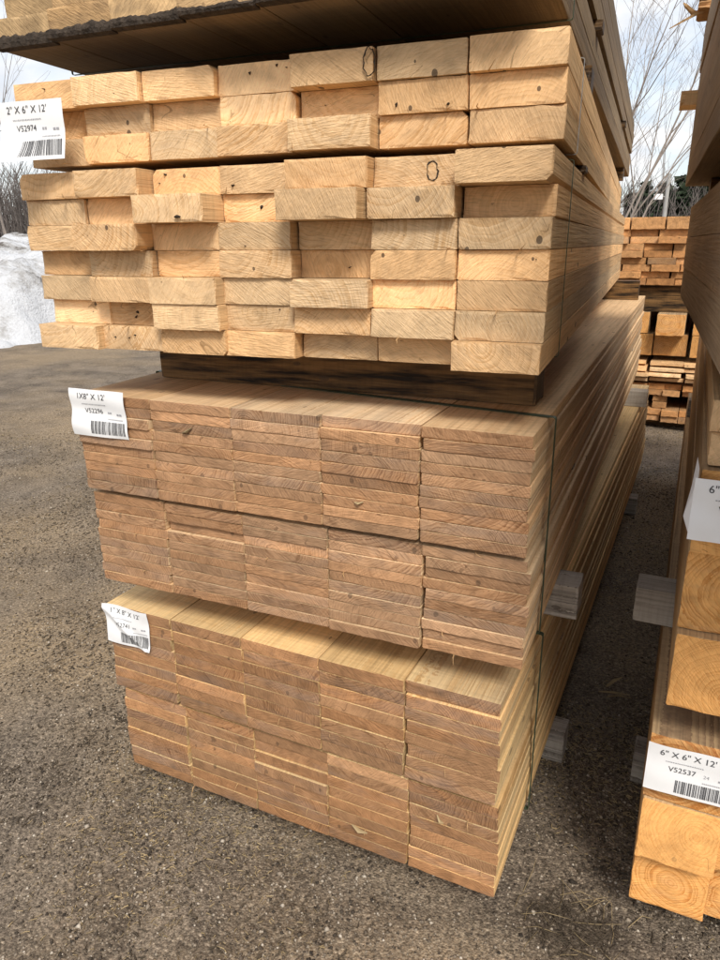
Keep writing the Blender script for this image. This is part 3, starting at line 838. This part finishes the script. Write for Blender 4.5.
for k, yy in enumerate((KY + 0.2, KY + 1.9)):
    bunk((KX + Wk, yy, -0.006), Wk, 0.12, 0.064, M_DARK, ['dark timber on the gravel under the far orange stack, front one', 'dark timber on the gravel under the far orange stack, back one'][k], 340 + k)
vk = variants('board', 0.205, 0.0505, 2.4, M_RED, 6, 37, chip=0.006, segs=3)
offs = [R.uniform(-0.06, 0.06) for _ in range(9)]
KT = bundle('board_bundle', 'bright orange top bundle of the far stack at the end of the passage', (KX, KY, 1.136), 0.0, Wk, 5,
            [(0.0515 * k, 0.0515) for k in range(8)], vk, 'board', jx=0.003, jy=0.035, side='right', tints=(0.8, 1.3, 0.08), shift=lambda r, c: offs[r])
vk2 = variants('board', 0.245, 0.089, 2.4, M_RED, 4, 38, chip=0.006, segs=3)
for c_ in range(4):
    o = obj('board', R.choice(vk2), KT, (0.14 + c_ * 0.255, -0.02 + R.gauss(0, 0.01), 0.412 + 0.045)); o.color = tint(1.15, 1.4)

# ------------------------------------------------------------------ gravel, straw, snow
rng = np.random.default_rng(5)
def in_view(x, y, z=0.0):
    d = np.stack([x - CP.x, y - CP.y, np.full_like(x, z - CP.z)], 1)
    w = d @ np.array(fw); px = 360 + 713 * (d @ np.array(r2)) / w; py = 480 - 713 * (d @ np.array(u2)) / w
    return (w > 0.1) & (px > -90) & (px < 810) & (py < 1050)
def scatter(n, lo, hi):
    x = rng.uniform(lo[0], hi[0], n); y = rng.uniform(lo[1], hi[1], n)
    d = np.hypot(x - CP.x, y - CP.y)
    pm = fbm(x * 1.7 + 90, y * 1.7 + 33, 31, 3)
    k = in_view(x, y) & (rng.random(n) < np.clip(2.2 / d, 0, 1) ** 1.3 * np.clip((pm - 0.28) * 3.2, 0.12, 1))
    return x[k], y[k]
x, y = scatter(520000, (-5.5, -0.7), (1.0, 5.2))
n = len(x)
oct_v = np.array([[1, 0, 0], [-1, 0, 0], [0, 1, 0], [0, -1, 0], [0, 0, 1], [0, 0, -1]], float)
oct_f = np.array([[0, 2, 4], [2, 1, 4], [1, 3, 4], [3, 0, 4], [2, 0, 5], [1, 2, 5], [3, 1, 5], [0, 3, 5]])
sz = 0.0015 + 0.0042 * rng.random(n) ** 2.4 + 0.004 * (rng.random(n) > 0.988)
sc = sz[:, None, None] * rng.uniform(0.6, 1.3, (n, 6, 1)) * np.array([1, 1, 0.65])
a = rng.uniform(0, 6.28, n)
vv = oct_v[None] * sc
vx = vv[..., 0] * np.cos(a)[:, None] - vv[..., 1] * np.sin(a)[:, None]
vy = vv[..., 0] * np.sin(a)[:, None] + vv[..., 1] * np.cos(a)[:, None]
gz = ground_h(x, y) + sz * 0.25
Vp = np.stack([vx + x[:, None], vy + y[:, None], vv[..., 2] + gz[:, None]], -1).reshape(-1, 3)
Tp = (oct_f[None] + (np.arange(n) * 6)[:, None, None]).reshape(-1, 3)
obj('gravel', mesh_tris('gravel', Vp, Tp, M_PEB), kind='stuff', label='loose small grey and brown gravel on the packed dirt', category='gravel')

def strands(name, x, y, z, ln, th, mat, lift, **props):
    n = len(x); a = rng.uniform(0, 6.28, n); b = a + rng.normal(0, 0.5, n)
    p0 = np.stack([x, y, z], 1)
    p1 = p0 + np.stack([np.cos(a) * ln / 2, np.sin(a) * ln / 2, lift * ln * rng.uniform(0, 1, n)], 1)
    p2 = p1 + np.stack([np.cos(b) * ln / 2, np.sin(b) * ln / 2, lift * ln * rng.uniform(-1, 0.6, n)], 1)
    V_ = []
    for p_, s in ((p0, 1.0), (p1, 0.9), (p2, 0.35)):
        o1 = np.stack([-np.sin(a) * th * s, np.cos(a) * th * s, np.zeros(n)], 1)
        o2 = np.stack([np.sin(a) * th * s, -np.cos(a) * th * s, np.zeros(n)], 1)
        o3 = np.stack([np.zeros(n), np.zeros(n), th * s * 1.5], 1)
        V_ += [p_ + o1, p_ + o2, p_ + o3]
    V_ = np.stack(V_, 1).reshape(-1, 3)
    f = []
    for s in (0, 3):
        for k in range(3):
            i, j = s + k, s + (k + 1) % 3
            f += [[i, j, j + 3], [i, j + 3, i + 3]]
    T_ = (np.array(f)[None] + (np.arange(n) * 9)[:, None, None]).reshape(-1, 3)
    return obj(name, mesh_tris(name, V_, T_, mat), kind='stuff', **props)
x, y = scatter(420000, (-5.5, -0.7), (1.0, 5.2))
k = vnoise(x * 1.3 + 30, y * 1.3 + 11, 9) > rng.uniform(0.25, 1.0, len(x))
x, y = x[k], y[k]
strands('straw_litter', x, y, ground_h(x, y) + 0.002, rng.uniform(0.003, 0.019, len(x)), rng.uniform(0.0005, 0.0016, len(x)), M_STRAW, 0.12,
        label='dry straw bits and bark shreds lying on the gravel', category='straw')
x, y = scatter(150000, (-5.5, -0.7), (1.0, 5.2))
k = vnoise(x * 2.1 + 70, y * 2.1 + 41, 12) > rng.uniform(0.2, 1.1, len(x))
x, y = x[k], y[k]
strands('bark_litter', x, y, ground_h(x, y) + 0.001, rng.uniform(0.004, 0.022, len(x)), rng.uniform(0.0008, 0.0030, len(x)), M_ROOT, 0.1,
        label='dark bark crumbs and dead stalks trodden into the gravel', category='bark litter')
# dark clump of dead grass near the right bundle, low on the picture
n = 260
ang = rng.uniform(0, 6.28, n); rad = 0.075 * np.sqrt(rng.random(n))
x = 0.165 + rad * np.cos(ang) * 1.3; y = 0.085 + rad * np.sin(ang)
o = strands('dead_grass_tuft', x, y, ground_h(x, y) + 0.001, rng.uniform(0.02, 0.08, n), np.full(n, 0.0008), M_ROOT, 0.35)
del o['kind']; o['label'] = 'dark clump of dead grass on the gravel beside the lowest right beams'; o['category'] = 'grass tuft'
n = 26
ang = rng.uniform(0, 6.28, n); rad = 0.12 * np.sqrt(rng.random(n))
x = 0.17 + rad * np.cos(ang) * 1.3; y = 0.09 + rad * np.sin(ang)
strands('long_straw', x, y, ground_h(x, y) + 0.003, rng.uniform(0.05, 0.12, n), np.full(n, 0.0009), M_STRAW, 0.2,
        label='long pale straws round the dark clump of dead grass', category='straw')
# scraps of wood in the passage
for i, (x0, y0, a, l) in enumerate(((0.10, 1.02, 0.2, 0.10), (0.12, 1.06, 0.9, 0.07), (0.13, 1.0, -0.3, 0.08))):
    s = splinter(None, 'wood_scrap', [(x0, y0, 0.004), (x0 + math.cos(a) * l / 2, y0 + math.sin(a) * l / 2, 0.008 + 0.01 * i), (x0 + math.cos(a) * l, y0 + math.sin(a) * l, 0.005 + 0.015 * i)],
                 [0.004, 0.006, 0.002], M_STRAW, seed=400 + i)
    s['label'] = ['pale flat wood scrap lying on the dark passage floor', 'short wood scrap tilted over the others on the passage floor', 'long thin wood scrap lowest of the pile on the passage floor'][i]
    s['category'] = 'wood scrap'; s['group'] = 'wood scraps in the passage'

def lump(name, cx, cy, rx, ry, h, mat, seed, label, category, group=None, n=14):
    rr = np.random.default_rng(seed)
    Vv = [(cx, cy, h)]; F = []
    for j in range(1, 5):
        f = j / 4
        for i in range(n):
            a_ = 6.283 * i / n; q = f * (1 + 0.25 * math.sin(3 * a_ + seed) + 0.12 * rr.normal())
            Vv.append((cx + rx * q * math.cos(a_), cy + ry * q * math.sin(a_), h * (1 - f ** 2) * rr.uniform(0.7, 1.2) - (0.02 if j == 4 else 0)))
    for i in range(n):
        F.append((0, 1 + i, 1 + (i + 1) % n))
        for j in range(3):
            a_ = 1 + j * n
            F.append((a_ + i, a_ + n + i, a_ + n + (i + 1) % n, a_ + (i + 1) % n))
    o = obj(name, mesh_np(name, Vv, F, [mat], True), label=label, category=category)
    if group:
        o['group'] = group
    return o
# snow bank on the left, rising to the field edge
sx = np.concatenate([np.linspace(-60, -20, 60), np.linspace(-19.8, -3.5, 160)]); sy = np.concatenate([np.linspace(4.5, 18, 140), np.linspace(18.3, 60, 60)])
SX, SY = np.meshgrid(sx, sy)
dvec = far_point(20, 300, 1.0) - CP
U = np.array([dvec.x, dvec.y]); U /= np.linalg.norm(U)
along = (SX - CP.x) * U[0] + (SY - CP.y) * U[1]          # distance from the viewer
along = along + (fbm(SX * 0.8 + 50, SY * 0.8 + 20, 41, 4) - 0.47) * 2.6
t_ = np.clip((along - 12.2) / 1.6, 0, 1)
H = 1.25 * t_ * t_ * (3 - 2 * t_) + np.clip((along - 14.5) / 6, 0, 1) * 0.5
H += (fbm(SX * 0.55 + 60, SY * 0.55 + 8, 21, 5) - 0.48) * 0.9 * t_ + (fbm(SX * 2.1 + 160, SY * 2.1 + 8, 23, 4) - 0.48) * 0.5 * t_ + (fbm(SX * 5.1 + 160, SY * 5.1 + 8, 27, 3) - 0.43) * 0.14 * t_
H -= np.clip((along - 24) / 30, 0, 1) * 0.6
H = H * 0.88 - 0.06 * (1 - t_)
nx, ny = len(sx), len(sy)
I = (np.arange(ny - 1)[:, None] * nx + np.arange(nx - 1)[None, :]).ravel()
T = np.concatenate([np.stack([I, I + 1, I + nx + 1], 1), np.stack([I, I + nx + 1, I + nx], 1)])
V = np.stack([SX.ravel(), SY.ravel(), H.ravel()], 1)
keep = (along.ravel()[T].max(1) > 11.5)
me = mesh_tris('snow_bank', V, T[keep], M_SNOW)
me.polygons.foreach_set('use_smooth', [True] * len(me.polygons))
obj('snow_bank', me, kind='structure')

# ------------------------------------------------------------------ trees
def tube_np(Vl, Tl, p0, p1, r0, r1, sides):
    d = (p1 - p0); L_ = d.length
    if L_ < 1e-6:
        return
    d = d / L_
    a = d.cross(Vector((0.31, 0.77, 0.2))).normalized(); b = d.cross(a)
    base = len(Vl)
    for p_, r_ in ((p0, r0), (p1, r1)):
        for k in range(sides):
            an = 6.2832 * k / sides
            Vl.append(tuple(p_ + (a * math.cos(an) + b * math.sin(an)) * r_))
    for k in range(sides):
        j = (k + 1) % sides
        Tl.append((base + k, base + j, base + sides + j)); Tl.append((base + k, base + sides + j, base + sides + k))
def bare_tree(name, loc, height, seed, label, lean=(0, 0), spread=0.55, minr=0.0042, group='bare trees behind the stacks', depth=4, stems=3):
    rr = random.Random(seed)
    root = thing(name, loc, 0, label, 'tree', group)
    TV, TT, CV, CT = [], [], [], []
    def grow(p_, d, L_, r_, lv):
        V_, T_ = (TV, TT) if lv < 1 else (CV, CT)
        nseg = (9, 7, 5, 3)[min(lv, 3)]
        r0 = r_
        for s in range(nseg):
            d = (d + Vector((rr.gauss(0, 0.07), rr.gauss(0, 0.07), rr.gauss(0.02, 0.05)))).normalized()
            q = p_ + d * (L_ / nseg)
            rn = max(minr * 0.5, r0 * (1 - 0.92 * (s + 1) / nseg))
            tube_np(V_, T_, p_, q, r_, rn, 6 if lv < 1 else (4 if lv < 2 else 3))
            p_, r_ = q, rn
            if lv < depth and s >= (2 if lv == 0 else 0):
                for _ in range(1 if lv < 2 else rr.choice((0, 0, 1))):
                    ax = Vector((rr.gauss(0, 1), rr.gauss(0, 1), rr.gauss(0, 0.25))).normalized()
                    nd = (d * 0.75 + ax * spread * rr.uniform(0.6, 1.2) + Vector((0, 0, 0.12))).normalized()
                    grow(p_, nd, L_ * (1 - 0.55 * s / nseg) * rr.uniform(0.34, 0.55), max(minr * 0.7, r_ * rr.uniform(0.5, 0.75)), lv + 1)
    for k in range(stems):
        d0 = Vector((lean[0] + rr.gauss(0, 0.2), lean[1] + rr.gauss(0, 0.2), 1)).normalized()
        grow(Vector((rr.gauss(0, 0.12), rr.gauss(0, 0.12), -0.05)), d0, height * rr.uniform(0.8, 1.05), height * 0.0048, 0)
    obj('trunk', mesh_tris('trunk', TV, TT, M_TWIG), root)
    obj('crown', mesh_tris('crown', CV, CT, M_TWIG), root)
    return root
bare_tree('bare_tree', far_point(575, 250, 12.5, 0), 6.5, 3, 'leafless tree rising behind the tall left stack, branches over the passage', lean=(0.30, 0.05))
bare_tree('bare_tree', far_point(597, 250, 19, 0), 8.0, 8, 'second leafless tree, farther back over the passage, thinner branches', lean=(0.22, 0))
bare_tree('bare_tree', far_point(22, 250, 21, 0), 8.5, 5, 'leafless tree at the left edge beside the white tag', lean=(0.0, 0))

def conifer(loc, h, seed, label):
    rr = random.Random(seed)
    root = thing('conifer_tree', loc, rr.uniform(0, 6), label, 'tree', 'conifers in the far woods')
    TV, TT, CV, CT = [], [], [], []
    tube_np(TV, TT, Vector((0, 0, -0.1)), Vector((0, 0, h)), h * 0.018, 0.02, 6)
    for i in range(420):
        f = rr.uniform(0.1, 1) ** 0.8; z = h * f; rmax = h * 0.27 * (1 - f) + 0.16
        a = rr.uniform(0, 6.283); q = rmax * rr.uniform(0.25, 1.05)
        c = Vector((math.cos(a) * q, math.sin(a) * q, z - q * 0.35)); s = rr.uniform(0.12, 0.34)
        b = len(CV)
        for k in range(4):
            CV.append(tuple(c + Vector((rr.gauss(0, s), rr.gauss(0, s), rr.gauss(0, s * 0.6)))))
        CT += [(b, b + 1, b + 2), (b, b + 2, b + 3), (b + 1, b + 3, b + 2)]
    obj('trunk', mesh_tris('trunk', TV, TT, M_TWIG), root)
    obj('crown', mesh_tris('crown', CV, CT, M_NEEDLE), root)
# in order from left to right over the passage
cons = [(628, 62, 5.0), (640, 66, 5.9), (649, 60, 4.8), (657, 70, 6.2), (666, 64, 5.2), (674, 61, 5.9), (682, 68, 6.6), (690, 63, 6.5), (699, 66, 6.6)]
ordn = ['first', 'second', 'third', 'fourth', 'fifth', 'sixth', 'seventh', 'eighth', 'ninth']
for i, (px, dist, h) in enumerate(cons):
    conifer(far_point(px, 245, dist, 0), h, 60 + i, 'dark green conifer in the far woods over the passage, %s counted from the left stack' % ordn[i])

# the bare woods round the yard, one mass
Vw, Tw = [], []
rr = random.Random(77)
for i in range(2600):
    if i < 550:
        px = rr.uniform(560, 800)
    else:
        px = rr.uniform(-330, 110)
    dist = rr.uniform(56, 76)
    b = far_point(px, 245, dist, -0.2)
    h = rr.uniform(3.2, 6.3) if px > 300 else rr.uniform(4.0, 7.2)
    p0 = b; d = Vector((rr.gauss(0, 0.06), rr.gauss(0, 0.06), 1)).normalized(); p1 = b + d * h
    tube_np(Vw, Tw, p0, p1, 0.05, 0.015, 3)
    for k in range(7):
        f = rr.uniform(0.25, 0.95); s = p0.lerp(p1, f)
        a = rr.uniform(0, 6.28); L_ = h * rr.uniform(0.1, 0.28)
        tube_np(Vw, Tw, s, s + Vector((math.cos(a) * 0.6, math.sin(a) * 0.6, 0.9)) * L_, 0.022, 0.008, 3)
obj('far_woods', mesh_tris('far_woods', Vw, Tw, M_WOODS), kind='stuff', label='grey brown leafless woods along the far edge of the yard', category='woods')

# utility pole
up_ = thing('utility_pole', far_point(661, 245, 48, 0), 0.3, 'pale utility pole with a white lamp before the far woods', 'utility pole')
TV, TT = [], []
tube_np(TV, TT, Vector((0, 0, -0.1)), Vector((0, 0, 5.2)), 0.13, 0.10, 10)
obj('pole', mesh_tris('pole', TV, TT, M_POLE), up_)
TV, TT = [], []
tube_np(TV, TT, Vector((-0.1, 0, 3.95)), Vector((-0.55, -0.1, 4.05)), 0.03, 0.03, 6)
arm = obj('lamp_arm', mesh_tris('lamp_arm', TV, TT, M_POLE), up_)
me = board_mesh('lamp_head', 0.42, 0.3, 0.34, M_WHITE, 900, chip=0.01, segs=2, npw=2, npt=2)
obj('lamp_head', me, arm, (-0.5, -0.27, 3.95))
